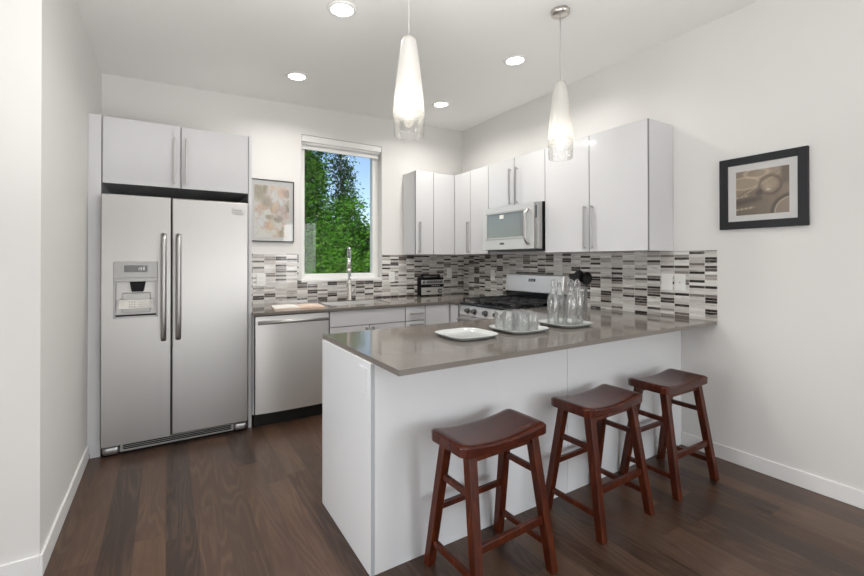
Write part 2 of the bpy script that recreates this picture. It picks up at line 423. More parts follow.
# ------------------------------------------------------------------ cabinets
def door(parent, name, x0, x1, y0, y1, z0, z1, face, mat=None):
    g = G(); g.box(x0, x1, y0, y1, z0, z1, .0012, 1, (face, 0), 1)
    return g.build(name, [mat or MCAB, MEDGE], parent)
def bar_handle(parent, p0, p1, out, r=.0065):
    p0 = Vector(p0); p1 = Vector(p1); out = Vector(out); d = (p1-p0).normalized()
    g = G(); g.bar(p0, p1, .014, .011, 0, .002, up=out)
    for q in (p0+d*.012, p1-d*.012): g.cyl(q, q-out, .005, n=10)
    return g.build('handle', MHANDLE, parent)

# refrigerator surround
c = thing('refrigerator_cabinet', (.05, 3.95, 0), 'white two door cabinet above the refrigerator with tall side panels', 'cabinet')
g = G(); g.box(XL+.0015, -.378, 3.624, YB-.0015, .03, 2.312); g.box(XL+.014, -.378, 3.626, YB-.0015, 0, .03); g.build('side_panel', MBODY, c)
g = G(); g.box(.550, .575, 3.626, YB-.0015, 0, 2.312); g.build('side_panel', MBODY, c)
g = G(); g.box(-.378, .550, 3.646, YB-.0015, 1.858, 2.312); g.build('body', MBODY, c)
d1 = door(c, 'door', -.370, .084, 3.624, 3.645, 1.855, 2.310, (0, -1, 0)); d2 = door(c, 'door', .090, .545, 3.624, 3.645, 1.855, 2.310, (0, -1, 0))
bar_handle(d1, (.050, 3.594, 1.885), (.050, 3.594, 2.222), (0, -.031, 0)); bar_handle(d2, (.121, 3.594, 1.885), (.121, 3.594, 2.222), (0, -.031, 0))

# upper cabinets
XU, XD = 2.846, 2.826       # carcass front, door front on the right wall
YUB = 4.026                 # door front of the back wall
ZU0, ZU1 = 1.393, 2.312
c = thing('upper_cabinet', (2.42, 4.17, ZU0), 'narrow white upper cabinet nearest the window, handle at its left edge', 'cabinet')
g = G(); g.box(2.306, 2.537, YUB+.022, YB-.0015, ZU0, ZU1); g.build('body', MBODY, c)
d = door(c, 'door', 2.308, 2.536, YUB, YUB+.02, ZU0, ZU1, (0, -1, 0))
bar_handle(d, (2.352, YUB-.03, 1.412), (2.352, YUB-.03, 1.752), (0, -.03, 0))
c = thing('corner_cabinet', (2.95, 4.15, ZU0), 'white corner upper cabinet with two doors meeting at a right angle', 'cabinet')
g = G(); g.box(2.5385, XR-.0015, YUB+.022, YB-.0015, ZU0, ZU1); g.box(XU, XR-.0015, 3.727, YUB+.022, ZU0, ZU1); g.build('body', MBODY, c)
door(c, 'door', 2.540, XD-.002, YUB, YUB+.02, ZU0, ZU1, (0, -1, 0))
d = door(c, 'door', XD, XD+.02, 3.728, YUB-.003, ZU0, ZU1, (-1, 0, 0))
bar_handle(d, (XD-.03, 3.755, 1.412), (XD-.03, 3.755, 1.752), (-.03, 0, 0))
c = thing('upper_cabinet', (3.0, 3.57, ZU0), 'narrow white upper cabinet between the corner cabinet and the microwave', 'cabinet')
g = G(); g.box(XU, XR-.0015, 3.419, 3.725, ZU0, ZU1); g.build('body', MBODY, c)
door(c, 'door', XD, XD+.02, 3.420, 3.724, ZU0, ZU1, (-1, 0, 0))
c = thing('upper_cabinet', (3.0, 3.03, 1.852), 'short white two door cabinet mounted over the microwave', 'cabinet')
g = G(); g.box(XU, XR-.0015, 2.642, 3.417, 1.848, ZU1); g.build('body', MBODY, c)
d1 = door(c, 'door', XD, XD+.02, 3.033, 3.416, 1.848, ZU1, (-1, 0, 0)); d2 = door(c, 'door', XD, XD+.02, 2.643, 3.029, 1.848, ZU1, (-1, 0, 0))
bar_handle(d1, (XD-.03, 3.075, 1.868), (XD-.03, 3.075, 2.212), (-.03, 0, 0)); bar_handle(d2, (XD-.03, 2.985, 1.868), (XD-.03, 2.985, 2.212), (-.03, 0, 0))
c = thing('upper_cabinet', (3.0, 2.17, ZU0), 'wide white two door upper cabinet at the open end, behind the right pendant', 'cabinet')
g = G(); g.box(XU, XR-.0015, 1.699, 2.640, ZU0, ZU1); g.build('body', MBODY, c)
d1 = door(c, 'door', XD, XD+.02, 2.182, 2.639, ZU0, ZU1, (-1, 0, 0)); d2 = door(c, 'door', XD, XD+.02, 1.699, 2.178, ZU0, ZU1, (-1, 0, 0))
bar_handle(d1, (XD-.03, 2.212, 1.415), (XD-.03, 2.212, 1.755), (-.03, 0, 0)); bar_handle(d2, (XD-.03, 2.147, 1.415), (XD-.03, 2.147, 1.755), (-.03, 0, 0))

# base cabinets of the back run
YD = 3.562
c = thing('sink_cabinet', (1.56, 3.95, 0), 'white sink base cabinet with a false front over two doors', 'cabinet')
g = G(); g.box(1.186, 1.204, YD+.022, YB-.0015, .10, ZB); g.box(1.908, 1.926, YD+.022, YB-.0015, .10, ZB); g.box(1.204, 1.908, YD+.022, YB-.0015, .10, .118); g.box(1.204, 1.908, YB-.02, YB-.0015, .118, ZB); g.box(1.204, 1.908, YD+.022, YD+.04, .70, ZB); g.box(1.186, 1.926, YD+.08, YB-.0015, 0, .10); g.build('body', MBODY, c)
door(c, 'false_front', 1.189, 1.924, YD, YD+.02, .748, .885, (0, -1, 0))
for a, b, hx in ((1.189, 1.555, 1.525), (1.559, 1.924, 1.589)):
    d = door(c, 'door', a, b, YD, YD+.02, .11, .744, (0, -1, 0)); bar_handle(d, (hx, YD-.03, .52), (hx, YD-.03, .728), (0, -.03, 0))
c = thing('drawer_cabinet', (2.04, 3.95, 0), 'white stack of narrow drawers between sink base and corner door', 'cabinet')
g = G(); g.box(1.928, 2.148, YD+.022, YB-.0015, .10, ZB); g.box(1.928, 2.148, YD+.08, YB-.0015, 0, .10); g.build('body', MBODY, c)
for a, b in ((.748, .885), (.43, .744), (.11, .426)):
    d = door(c, 'drawer', 1.930, 2.147, YD, YD+.02, a, b, (0, -1, 0)); hz = (a+b)/2 if b > .8 else b-.035
    bar_handle(d, (1.973, YD-.03, hz), (2.113, YD-.03, hz), (0, -.03, 0))
c = thing('corner_base_cabinet', (2.6, 3.9, 0), 'white corner base cabinet between the drawers and the range', 'cabinet')
g = G(); g.box(2.150, XR-.0015, YD+.022, YB-.0015, .10, ZB); g.box(2.462, XR-.0015, 3.421, YD+.022, .10, ZB); g.box(2.20, XR-.0015, YD+.08, YB-.0015, 0, .10); g.build('body', MBODY, c)
door(c, 'door', 2.151, 2.436, YD, YD+.02, .11, .885, (0, -1, 0))
door(c, 'door', 2.441, 2.461, 3.422, YD-.003, .11, .885, (-1, 0, 0))
# peninsula
c = thing('peninsula_cabinet', (1.9, 1.97, 0), 'white peninsula cabinet with plain back panels behind the stools', 'cabinet')
g = G(); g.box(.7445, XR-.0015, 1.664, 2.292, .10, ZB); g.box(.7445, XR-.0015, 1.664, 2.22, 0, .10); g.box(2.462, XR-.0015, 2.291, 2.636, .10, ZB); g.build('body', MBODY, c)
g = G(); g.box(.724, .7435, 1.645, 2.292, 0, ZB, .001, 0, ((0, -1, 0), 1), 1); g.build('end_panel', [MPEN, MEDGE2], c)
g = G(); g.box(.744, 1.938, 1.645, 1.6635, 0, ZB, .001, 0, None, 1); g.build('back_panel', [MPEN], c)
g = G(); g.box(1.9405, XR-.0015, 1.645, 1.6635, 0, ZB, .001, 0, None, 1); g.build('back_panel', [MPEN], c)
o = door(c, 'door', .75, 1.60, 2.2925, 2.31, .11, .885, (0, 1, 0)); door(c, 'door', 1.604, 2.44, 2.2925, 2.31, .11, .885, (0, 1, 0))

# ------------------------------------------------------------------ refrigerator
FX0, FX1, FYD = -.369, .540, 3.562
c = thing('refrigerator', (.085, 3.93, 0), 'stainless side by side refrigerator with water dispenser in its left door', 'refrigerator')
g = G(); g.box(FX0+.004, FX1-.004, 3.645, 4.29, .03, 1.765, .004); g.box(FX0+.02, FX1-.02, 3.62, 3.70, 1.763, 1.782, .003, 0); g.build('body', MDGREY, c)
# left door with the dispenser opening
DX0, DX1, DZ0, DZ1 = -.305, -.052, .932, 1.318
def fdoor(x0, x1, hole=None):
    g = G(); y0, y1, z0, z1 = FYD, 3.640, .075, 1.772
    if hole:
        hx0, hx1, hz0, hz1 = hole
        g.box(x0, hx0, y0, y1, z0, z1); g.box(hx1, x1, y0, y1, z0, z1); g.box(hx0, hx1, y0, y1, z0, hz0); g.box(hx0, hx1, y0, y1, hz1, z1)
        g.box(hx0, hx1, y1-.01, y1, hz0, hz1)
        bmesh.ops.remove_doubles(g.bm, verts=g.bm.verts, dist=1e-5)
    else: g.box(x0, x1, y0, y1, z0, z1, .010, seg=3)
    return g.build('door', MSTEELV, c)
dl = fdoor(FX0, .023, (DX0, DX1, DZ0, DZ1)); dr = fdoor(.031, FX1)
def fhandle(parent, x):
    g = G(); pts = []
    for i in range(25):
        t = i/24; z = .765+.745*t; b = 1-(2*t-1)**6
        pts.append((x, 3.556-.046*b-.004*math.sin(math.pi*t), z))
    g.tube(pts, .0175, 14); return g.build('handle', MHANDLE, parent)
fhandle(dl, -.018); fhandle(dr, .072)
g = G(); g.box(.425, .503, FYD-.0015, FYD, 1.680, 1.722, .0006, 0, None, 1)
bdg = g.build('badge', MLGREY, dr)
g = G(); g.box(.423, .426, FYD-.0025, FYD, 1.684, 1.724); g.box(.423, .475, FYD-.0025, FYD, 1.679, 1.6815); g.box(.475, .497, FYD-.0025, FYD, 1.676, 1.6785)
for k in range(7): g.box(.436+k*.0088, .436+k*.0088+.0055, FYD-.0025, FYD, 1.706, 1.715)
for k in range(8): g.box(.436+k*.0076, .436+k*.0076+.005, FYD-.0025, FYD, 1.690, 1.694)
g.build('badge_print', MMGREY, bdg)
# dispenser
g = G()
g.box(DX0, DX1, FYD-.006, FYD+.03, 1.205, DZ1, .004, 0)
g.box(DX0+.0, DX0+.012, FYD-.006, FYD+.05, DZ0, 1.205, .002); g.box(DX1-.012, DX1, FYD-.006, FYD+.05, DZ0, 1.205, .002); g.box(DX0, DX1, FYD-.006, FYD+.05, DZ0, DZ0+.012, .002)
g.box(DX0, DX1, FYD-.009, FYD, 1.180, 1.207, .003)
disp = g.build('dispenser', MDISP, dl)
g = G(); g.box(DX0+.06, DX1-.062, FYD-.0075, FYD-.004, 1.246, 1.292, .001); dsp = g.build('display', MGLOSSB, disp)
g = G()
for k, (a, b, z0, z1) in enumerate(((.080, .084, .012, .034), (.090, .098, .012, .034), (.104, .114, .012, .034))):
    g.box(DX0+.062+a, DX0+.062+b, FYD-.0085, FYD-.007, 1.246+z0, 1.246+z1)
g.build('display_icons', MLGREY, dsp)
g = G(); g.hexa([(DX0+.10, FYD+.005, 1.110), (DX1-.085, FYD+.005, 1.110), (DX1-.085, FYD+.05, 1.110), (DX0+.10, FYD+.05, 1.110)], [(DX0+.09, FYD+.005, 1.18), (DX1-.072, FYD+.005, 1.18), (DX1-.072, FYD+.05, 1.18), (DX0+.09, FYD+.05, 1.18)], 0, .004)
g.build('nozzle', MBLACK, disp)
g = G(); g.box(DX0+.045, DX1-.045, FYD+.042, FYD+.056, .965, 1.10, .004); g.build('paddle', MLGREY, disp)
g = G(); g.box(DX0+.028, DX1-.028, FYD+.018, FYD+.020, .994, 1.056)
tp = g.build('sticker', MPAPER, disp)
g = G()
for k in range(9): g.box(DX0+.086+.0062*(k % 3)*2.2, DX0+.094+.0062*(k % 3)*2.2, FYD+.0170, FYD+.018, 1.001+.017*(k//3), 1.011+.017*(k//3))
for k in range(3): g.box(DX0+.14, DX0+.205-.01*k, FYD+.0170, FYD+.018, 1.005+.015*k, 1.008+.015*k)
g.build('sticker_print', MLGREY, tp)
g = G(); g.box(DX0+.012, DX1-.012, FYD+.004, FYD+.06, DZ0+.010, DZ0+.016); g.build('drip_tray', MBLACK, disp)
# base grille
g = G(); g.box(FX0+.10, FX1-.10, 3.590, 3.62, .018, .072, .003); gr = g.build('base_grille', MLGREY, c)
g = G()
for k in range(3): g.box(FX0+.118, FX1-.118, 3.583, 3.5915, .034+.012*k, .0395+.012*k)
g.build('vent_slot', MBLACK, gr)
for xa, xb in ((FX0+.004, FX0+.10), (FX1-.10, FX1-.004)):
    g = G(); g.box(xa, xb, 3.572, 3.635, .012, .070, .022, seg=4); g.build('hinge_cover', MHANDLE, c)
g = G(); g.box(FX0+.01, FX1-.01, 3.60, 3.68, 0, .03); g.build('foot_rail', MBLACK, c)

# ------------------------------------------------------------------ dishwasher
c = thing('dishwasher', (.88, 3.9, 0), 'stainless dishwasher with a bar handle beside the refrigerator', 'dishwasher')
g = G(); g.box(.590, 1.178, 3.585, 4.25, .10, .880); g.box(.590, 1.178, 3.63, 4.2, .02, .10); g.box(.590, 1.178, 3.62, 3.64, 0, .105); g.build('body', MKICK, c)
g = G(); g.grid(lambda u, v: (.592+.584*u, 3.556-.016*(1-abs(2*u-1)**2.6), .116+.752*v), 40, 2); g.box(.592, 1.176, 3.557, 3.584, .116, .868)
fd = g.build('door', MSTEEL, c)
g = G(); g.box(.592, 1.176, 3.560, 3.585, .868, .882, .002); g.build('control_strip', MSTEEL, c)
g = G(); g.cyl((.605, 3.515, .835), (1.163, 3.515, .835), .0135, n=16)
for x in (.622, 1.146): g.cyl((x, 3.515, .835), (x, 3.552, .835), .010, n=12)
g.build('handle', MHANDLE, fd)
g = G(); g.box(.5765, .5888, 3.60, 4.25, .105, .8905); f = g.build('filler_panel', MBODY, c)

# ------------------------------------------------------------------ range
RY0, RY1 = 2.643, 3.413
RXF = 2.450
c = thing('gas_range', (2.8, 3.03, 0), 'stainless gas range with black cooktop grates and tall backguard', 'range')
g = G(); g.box(RXF+.03, 3.10, RY0, RY1, .03, .895); g.box(2.55, 3.0, RY0+.02, RY1-.02, 0, .03); g.build('body', MSTEEL, c)
g = G(); g.hexa([(RXF, RY0, .795), (RXF+.04, RY0, .795), (RXF+.04, RY1, .795), (RXF, RY1, .795)], [(RXF+.018, RY0, .893), (RXF+.045, RY0, .893), (RXF+.045, RY1, .893), (RXF+.018, RY1, .893)], 0, .004)
cp = g.build('control_panel', MSTEEL, c)
kd = Vector((-.983, 0, .18))
for ky in (3.275, 3.175, 3.010, 2.86, 2.765):
    g = G(); p = Vector((RXF+.008, ky, .842)); g.cyl(p, p+kd*.010, .027, n=24); g.cyl(p+kd*.010, p+kd*.034, .021, .019, n=24)
    g.bar(p+kd*.034+Vector((0, 0, -.017)), p+kd*.034+Vector((0, 0, .017)), .008, .008, 0, .002, up=(1, 0, 0))
    g.build('knob', MDGREY, cp)
g = G(); g.box(RXF+.002, RXF+.032, RY0+.004, RY1-.004, .16, .785, .004); od = g.build('oven_door', MSTEEL, c)
g = G(); g.box(RXF-.001, RXF+.004, RY0+.12, RY1-.12, .36, .66); g.build('oven_window', MGLOSSB, od)
g = G(); g.cyl((RXF-.048, RY0+.04, .758), (RXF-.048, RY1-.04, .758), .013, n=14)
for y in (RY0+.06, RY1-.06): g.cyl((RXF-.048, y, .758), (RXF+.004, y, .750), .010, n=10)
g.build('handle', MHANDLE, od)
g = G(); g.box(RXF+.004, RXF+.03, RY0+.004, RY1-.004, .04, .15, .004); g.build('storage_drawer', MSTEEL, c)
g = G(); g.box(RXF+.004, 3.06, RY0-.001, RY1+.001, .896, .919, .007, seg=3); ct = g.build('cooktop', MGLOSSB, c)
burn = [(2.62, 2.80), (2.62, 3.26), (2.90, 2.80), (2.90, 3.26), (2.76, 3.03)]
for x, y in burn:
    g = G(); g.lathe([(0, .014), (.034, .014), (.040, .008), (.046, .006), (.048, 0), (0, 0)], (x, y, .919), 24); g.build('burner', MIRON, ct)
for y0, y1 in ((2.655, 2.898), (2.905, 3.152), (3.159, 3.402)):
    g = G(); z0, z1 = .944, .958; x0, x1 = 2.485, 3.035; ym = (y0+y1)/2
    for y in (y0+.006, y1-.006): g.box(x0, x1, y-.006, y+.006, z0, z1, .002, 0, None, 1)
    for x in (x0+.006, 2.62, 2.76, 2.90, x1-.006): g.box(x-.005, x+.005, y0, y1, z0, z1, .002, 0, None, 1)
    g.box(x0, x1, ym-.005, ym+.005, z0+.002, z1+.004, .002, 0, None, 1)
    for x in (x0+.01, x1-.01):
        for y in (y0+.008, y1-.008): g.box(x-.007, x+.007, y-.007, y+.007, .919, z0)
    g.build('grate', MIRON, ct)
g = G(); g.box(3.062, 3.14, RY0, RY1, .90, 1.012, .003); g.build('backguard_base', MGLOSSB, c)
g = G(); g.hexa([(3.045, RY0, 1.010), (3.14, RY0, 1.010), (3.14, RY1, 1.010), (3.045, RY1, 1.010)], [(3.070, RY0, 1.184), (3.14, RY0, 1.184), (3.14, RY1, 1.184), (3.070, RY1, 1.184)], 0, .008)
bgd = g.build('backguard', MSTEEL, c)
g = G(); g.hexa([(3.0535, 2.99, 1.118), (3.062, 2.99, 1.118), (3.062, 3.075, 1.118), (3.0535, 3.075, 1.118)], [(3.057, 2.99, 1.144), (3.066, 2.99, 1.144), (3.066, 3.075, 1.144), (3.057, 3.075, 1.144)])
ck = g.build('clock_display', MGLOSSB, bgd)
g = G()
for k in range(4): g.box(3.0525, 3.0555, 3.003+k*.017, 3.013+k*.017, 1.125, 1.137)
g.build('clock_digits', MLGREY, ck)

# ------------------------------------------------------------------ microwave
c = thing('microwave', (2.95, 3.03, 1.43), 'stainless over-the-range microwave hung above the gas range', 'microwave')
MXF = 2.748
g = G(); g.box(2.800, XR-.0015, 2.648, 3.412, 1.425, 1.8465, .003); g.build('body', MBLACK, c)
g = G(); g.box(MXF+.022, 2.801, 2.650, 3.410, 1.428, 1.844, .002); g.build('side_shell', MSTEELV, c)
g = G(); g.box(MXF, MXF+.022, 2.650, 2.690, 1.432, 1.842, .003); cpn = g.build('control_panel', MSTEELV, c)
g = G(); y0, y1, z0, z1 = 2.694, 3.410, 1.432, 1.842
wy0, wy1, wz0, wz1 = 2.830, 3.345, 1.540, 1.785
g.box(MXF, MXF+.022, y0, wy0, z0, z1); g.box(MXF, MXF+.022, wy1, y1, z0, z1); g.box(MXF, MXF+.022, wy0, wy1, z0, wz0); g.box(MXF, MXF+.022, wy0, wy1, wz1, z1)
bmesh.ops.remove_doubles(g.bm, verts=g.bm.verts, dist=1e-5)
md = g.build('door', MSTEEL, c)
g = G(); g.box(MXF+.004, MXF+.010, wy0, wy1, wz0, wz1); g.build('door_window', MMWIN, md)
g = G(); g.box(MXF-.004, MXF+.001, wy0-.01, wy1+.012, wz0-.012, wz0+.006, .002); g.box(MXF-.004, MXF+.001, wy0-.01, wy1+.012, wz1-.006, wz1+.012, .002); g.build('window_trim', MLGREY, md)
g = G(); g.box(MXF-.002, MXF+.002, 3.09, 3.15, 1.478, 1.496); g.build('badge', MDGREY, md)
g = G(); g.box(MXF-.0005, MXF+.0045, 3.10, 3.155, 1.728, 1.765); g.build('sticker', MPAPER, md)
g = G(); pts = []
for i in range(21):
    t = i/20; pts.append((MXF-.006-.042*(1-(2*t-1)**6), 2.762, 1.475+.31*t))
g.tube(pts, .015, 12); g.build('handle', MHANDLE, md)
g = G(); g.box(MXF-.001, MXF+.003, 2.660, 2.682, 1.70, 1.812); g.build('display', MDGREY, cpn)
g = G(); g.box(MXF+.03, 3.10, 2.70, 3.36, 1.417, 1.426); g.build('vent_grille', MDGREY, c)

# ------------------------------------------------------------------ sink and faucet
g = G(); z0 = .70; t = .004; e = .003
x0, x1, y0, y1 = SX0+e, SX1-e, SY0+e, SY1-e
g.box(x0, x1, y0, y1, z0, z0+t); g.box(x0, x0+t, y0, y1, z0, ZT-.004); g.box(x1-t, x1, y0, y1, z0, ZT-.004); g.box(x0, x1, y0, y0+t, z0, ZT-.004); g.box(x0, x1, y1-t, y1, z0, ZT-.004)
g.lathe([(0, .003), (.04, .003), (.045, 0), (0, 0)], ((x0+x1)/2, (y0+y1)/2, z0+t), 24)
tag(rebase(g.build('sink', MSTEEL), (1.565, 3.94, z0)), 'stainless undermount sink set in the worktop below the window', 'sink')
fx, fy = 1.615, 4.205
c = thing('faucet', (fx, fy, ZT), 'tall chrome spring faucet standing behind the sink', 'faucet')
g = G(); g.lathe([(0, 0), (.028, 0), (.028, .006), (.021, .012), (.021, .20), (.016, .206), (0, .206)], (fx, fy, ZT), 24); bd = g.build('base', MNICKEL, c)
sd = Vector((-.40, -.92, 0)).normalized()        # spout direction, over the sink
path = []
for i in range(60):
    t = i/59
    if t < .62: path.append(Vector((fx, fy, ZT+.20+.26*t/.62)))
    else:
        a = (t-.62)/.38*math.pi; path.append(Vector((fx, fy, ZT+.46))+sd*(.075*(1-math.cos(a)))+Vector((0, 0, .075*math.sin(a))))
end = path[-1]; path += [end-Vector((0, 0, .012*k)) for k in range(1, 4)]
g = G(); g.tube(path, .007, 10); g.build('hose', MDGREY, c)
coil = []; L = len(path)-1; turns = 44
for i in range(turns*10+1):
    s = i/(turns*10)*L; k = min(int(s), L-1); p = path[k].lerp(path[k+1], s-k); d = (path[k+1]-path[k]).normalized()
    n1 = d.cross(Vector((sd.y, -sd.x, 0))).normalized(); n2 = d.cross(n1); a = 2*math.pi*i/10
    coil.append(p+n1*.0155*math.cos(a)+n2*.0155*math.sin(a))
g = G(); g.tube(coil, .0034, 6); g.build('spring', MCHROME, c)
p = path[-1]
g = G(); g.cyl(p, p-Vector((0, 0, .10)), .017, .020, 18); g.cyl(p-Vector((0, 0, .10)), p-Vector((0, 0, .125)), .022, .024, 18); g.build('spray_head', MNICKEL, c)
g = G(); q = Vector((fx, fy, ZT+.185)); g.bar(q, q+sd*.150, .010, .010, 0, .002); g.cyl(q+sd*.150+Vector((0, 0, -.012)), q+sd*.150+Vector((0, 0, .012)), .024, n=18); g.build('holder_arm', MNICKEL, c)
g = G(); q = Vector((fx, fy, ZT+.085)); g.cyl(q, q+Vector((.050, -.01, 0)), .014, n=16); g.cyl(q+Vector((.044, -.01, 0)), q+Vector((.062, -.015, .075)), .005, n=10); g.build('lever', MNICKEL, c)

# ------------------------------------------------------------------ wall plates
def plate(name, c0, n, label, cat, kindp, w=.072, h=.118, group=None):
    """c0 = centre on the surface, n = outward axis"""
    n = Vector(n); c0 = Vector(c0); t = Vector((0, 0, 1)).cross(n)
    r = thing(name, c0, label, cat, group)
    def bx(a, b, z0, z1, d0, d1, nm, m, bev=.0015):
        g = G(); p = [c0+t*a+n*d0, c0+t*b+n*d1]
        xs = sorted((p[0].x, p[1].x)); ys = sorted((p[0].y, p[1].y))
        g.box(xs[0], xs[1], ys[0], ys[1], c0.z+z0, c0.z+z1, bev); return g.build(nm, m, r)
    bx(-w/2, w/2, -h/2, h/2, 0, .006, 'cover', MWPL)
    if kindp == 'blank': r.children[0].data.materials[0] = MPEN
    elif kindp == 'rocker': bx(-.017, .017, -.034, .034, .004, .009, 'rocker', MWPL)
    elif kindp == 'outlet':
        for z in (-.020, .020):
            q = bx(-.017, .017, z-.014, z+.014, .004, .0075, 'socket', MTRIM)
            for a in (-.006, .006):
                g = G(); p = c0+t*a+n*.0074; p2 = c0+t*(a+.002)+n*.0079
                xs = sorted((p.x, p2.x)); ys = sorted((p.y, p2.y)); g.box(xs[0], xs[1], ys[0], ys[1], c0.z+z-.004, c0.z+z+.005); g.build('slot', MDGREY, q)
    else: bx(-.003, .003, -.003, .003, .004, .008, 'jack', MDGREY, 0)
yt = YB-.008; xt = XR-.008
plate('outlet', (.766, yt, 1.142), (0, -1, 0), 'white outlet on the tiles above the open book', 'outlet', 'outlet', .082)
plate('outlet', (2.155, yt, 1.142), (0, -1, 0), 'white outlet on the tiles between window and radio', 'outlet', 'outlet')
plate('light_switch', (2.945, yt, 1.172), (0, -1, 0), 'white switch on the tiles close to the corner, right of the radio', 'light switch', 'rocker')
plate('light_switch', (xt, 3.72, 1.162), (-1, 0, 0), 'white switch on the tiles between the corner and the range', 'light switch', 'rocker')
plate('light_switch', (xt, 1.742, 1.165), (-1, 0, 0), 'white rocker switch plate left of the plate with a jack', 'light switch', 'rocker', .082)
plate('wall_plate', (xt, 1.647, 1.165), (-1, 0, 0), 'white blank wall plate with one small dark jack near the tile end', 'wall plate', 'jack', .076)
plate('wall_plate', (.724, 1.722, .805), (-1, 0, 0), 'blank white cover plate on the end panel of the peninsula', 'wall plate', 'blank', .070)

# ------------------------------------------------------------------ pictures
def art_grid(fn, P, eu, ev, nu, nv, name, mat, parent):
    """a flat printed sheet: fn(u, v) -> linear colour; u along eu, v up"""
    P = Vector(P); eu = Vector(eu); ev = Vector(ev)
    vs = [P+eu*(i/nu)+ev*(j/nv)-WORLD[parent.name] for j in range(nv+1) for i in range(nu+1)]
    fs = [(j*(nu+1)+i, j*(nu+1)+i+1, (j+1)*(nu+1)+i+1, (j+1)*(nu+1)+i) for j in range(nv) for i in range(nu)]
    me = bpy.data.meshes.new(name); me.from_pydata([tuple(v) for v in vs], [], fs)
    ca = me.color_attributes.new('Col', 'FLOAT_COLOR', 'POINT')
    for j in range(nv+1):
        for i in range(nu+1): ca.data[j*(nu+1)+i].color = (*fn(i/nu, j/nv), 1)
    me.materials.append(mat); o = bpy.data.objects.new(name, me); COL.objects.link(o); o.parent = parent; WORLD[o.name] = WORLD[parent.name].copy()
    return o
def s2l(c): return tuple(((x/255+.055)/1.055)**2.4 if x > 10 else x/255/12.92 for x in c)
def lerp(a, b, t): t = max(0, min(1, t)); return tuple(x+(y-x)*t for x, y in zip(a, b))
def sst(a, b, x): t = max(0, min(1, (x-a)/(b-a))); return t*t*(3-2*t)
def sepia(u, v):
    # brown toned photograph of a car front: curved bonnet, chrome strips, round lamp, wheel arch
    c = lerp((104, 90, 76), (134, 118, 100), sst(0, 1, v*.6+u*.4))
    d = (v-.42)-(u-.1)*.62                                            # diagonal edge of the bonnet
    if d > 0: c = lerp(c, (158, 142, 122), .5*sst(0, .1, d)*(1-sst(.25, .5, d)))
    c = lerp(c, (172, 160, 140), .8*math.exp(-(d/.018)**2)*sst(.08, .2, u)*(1-sst(.75, .95, u)))
    e = math.hypot((u-.16)/.30, (v-.72)/.13); c = lerp(c, (182, 168, 146), .75*math.exp(-((e-1)/.16)**2)); c = lerp(c, (150, 134, 114), .7*(1-sst(.6, 1, e)))
    e = math.hypot((u-.40)/.22, (v-.92)/.10); c = lerp(c, (190, 176, 156), .6*math.exp(-((e-1)/.22)**2))
    for b0, sl, wd, x1 in ((.40, .30, .016, .30), (.13, .20, .020, .40)):  # chrome strips
        d2 = v-(b0+sl*u*.5); k = math.exp(-(d2/wd)**2)*(1-sst(x1-.08, x1, u)); c = lerp(c, (206, 192, 168), .85*k*(0.7+.3*math.sin(u*70)))
    d3 = v-(.28+.16*u); c = lerp(c, (66, 56, 48), .8*math.exp(-(d3/.07)**2)*(1-sst(.35, .6, u)))
    e = math.hypot(u-.66, v-.63); c = lerp(c, (86, 72, 60), .75*math.exp(-((e-.20)/.035)**2)); c = lerp(c, (150, 132, 108), .6*(1-sst(.08, .19, e)))
    d4 = math.hypot((u-.45)/.08, (v-.48)/.09); c = lerp(c, (58, 50, 44), .7*(1-sst(.5, 1.1, d4)))
    e = math.hypot(u-1.06, v-.02); c = lerp(c, (62, 52, 44), .85*math.exp(-((e-.36)/.035)**2)); c = lerp(c, (176, 162, 142), .75*math.exp(-((e-.31)/.02)**2)); c = lerp(c, (140, 126, 110), .6*(1-sst(.26, .30, e)))
    c = lerp(c, (92, 78, 66), .8*sst(.82, .9, u)*sst(.55, .7, v))
    return tuple(x*1.55 for x in s2l(c))
rnd = random.Random(3)
blobs = []
for _ in range(70):
    col = rnd.choice([(232, 224, 216), (236, 230, 222), (214, 198, 190), (222, 208, 200), (172, 164, 140), (146, 140, 118), (224, 200, 176), (200, 182, 158), (206, 196, 196), (242, 238, 232)])
    blobs.append((rnd.random(), rnd.random(), rnd.uniform(.05, .16), rnd.uniform(.04, .11), rnd.uniform(0, math.pi), col))
def floral(u, v):
    c = (228, 222, 215)
    for bx_, by_, ra, rb, an, col in blobs:
        dx, dy = u-bx_, (v-by_)*1.3; p = (dx*math.cos(an)+dy*math.sin(an))/ra; q = (-dx*math.sin(an)+dy*math.cos(an))/rb
        e = math.hypot(p, q)+.14*math.sin(9*math.atan2(q, p))
        if e < 1.15:
            c = lerp(c, col, .62*(1-sst(.7, 1.12, e))); c = lerp(c, (150, 128, 112), .30*math.exp(-((e-1)/.09)**2))
    c = lerp(c, (128, 122, 92), .55*(1-sst(.10, .30, math.hypot(u-.12, (v-.86)*1.2)))); c = lerp(c, (138, 128, 106), .5*(1-sst(.06, .22, math.hypot(u-.36, (v-.68)*1.3))))
    c = lerp(c, (206, 160, 110), .5*(1-sst(.03, .18, math.hypot(u-.42, (v-.22)*1.2)))); c = lerp(c, (210, 178, 168), .5*(1-sst(.05, .22, math.hypot(u-.86, (v-.88)*1.2)))); c = lerp(c, (190, 168, 166), .4*(1-sst(.1, .26, math.hypot(u-.78, (v-.46)*1.2))))
    return tuple(min(.95, x*1.3) for x in s2l(c))
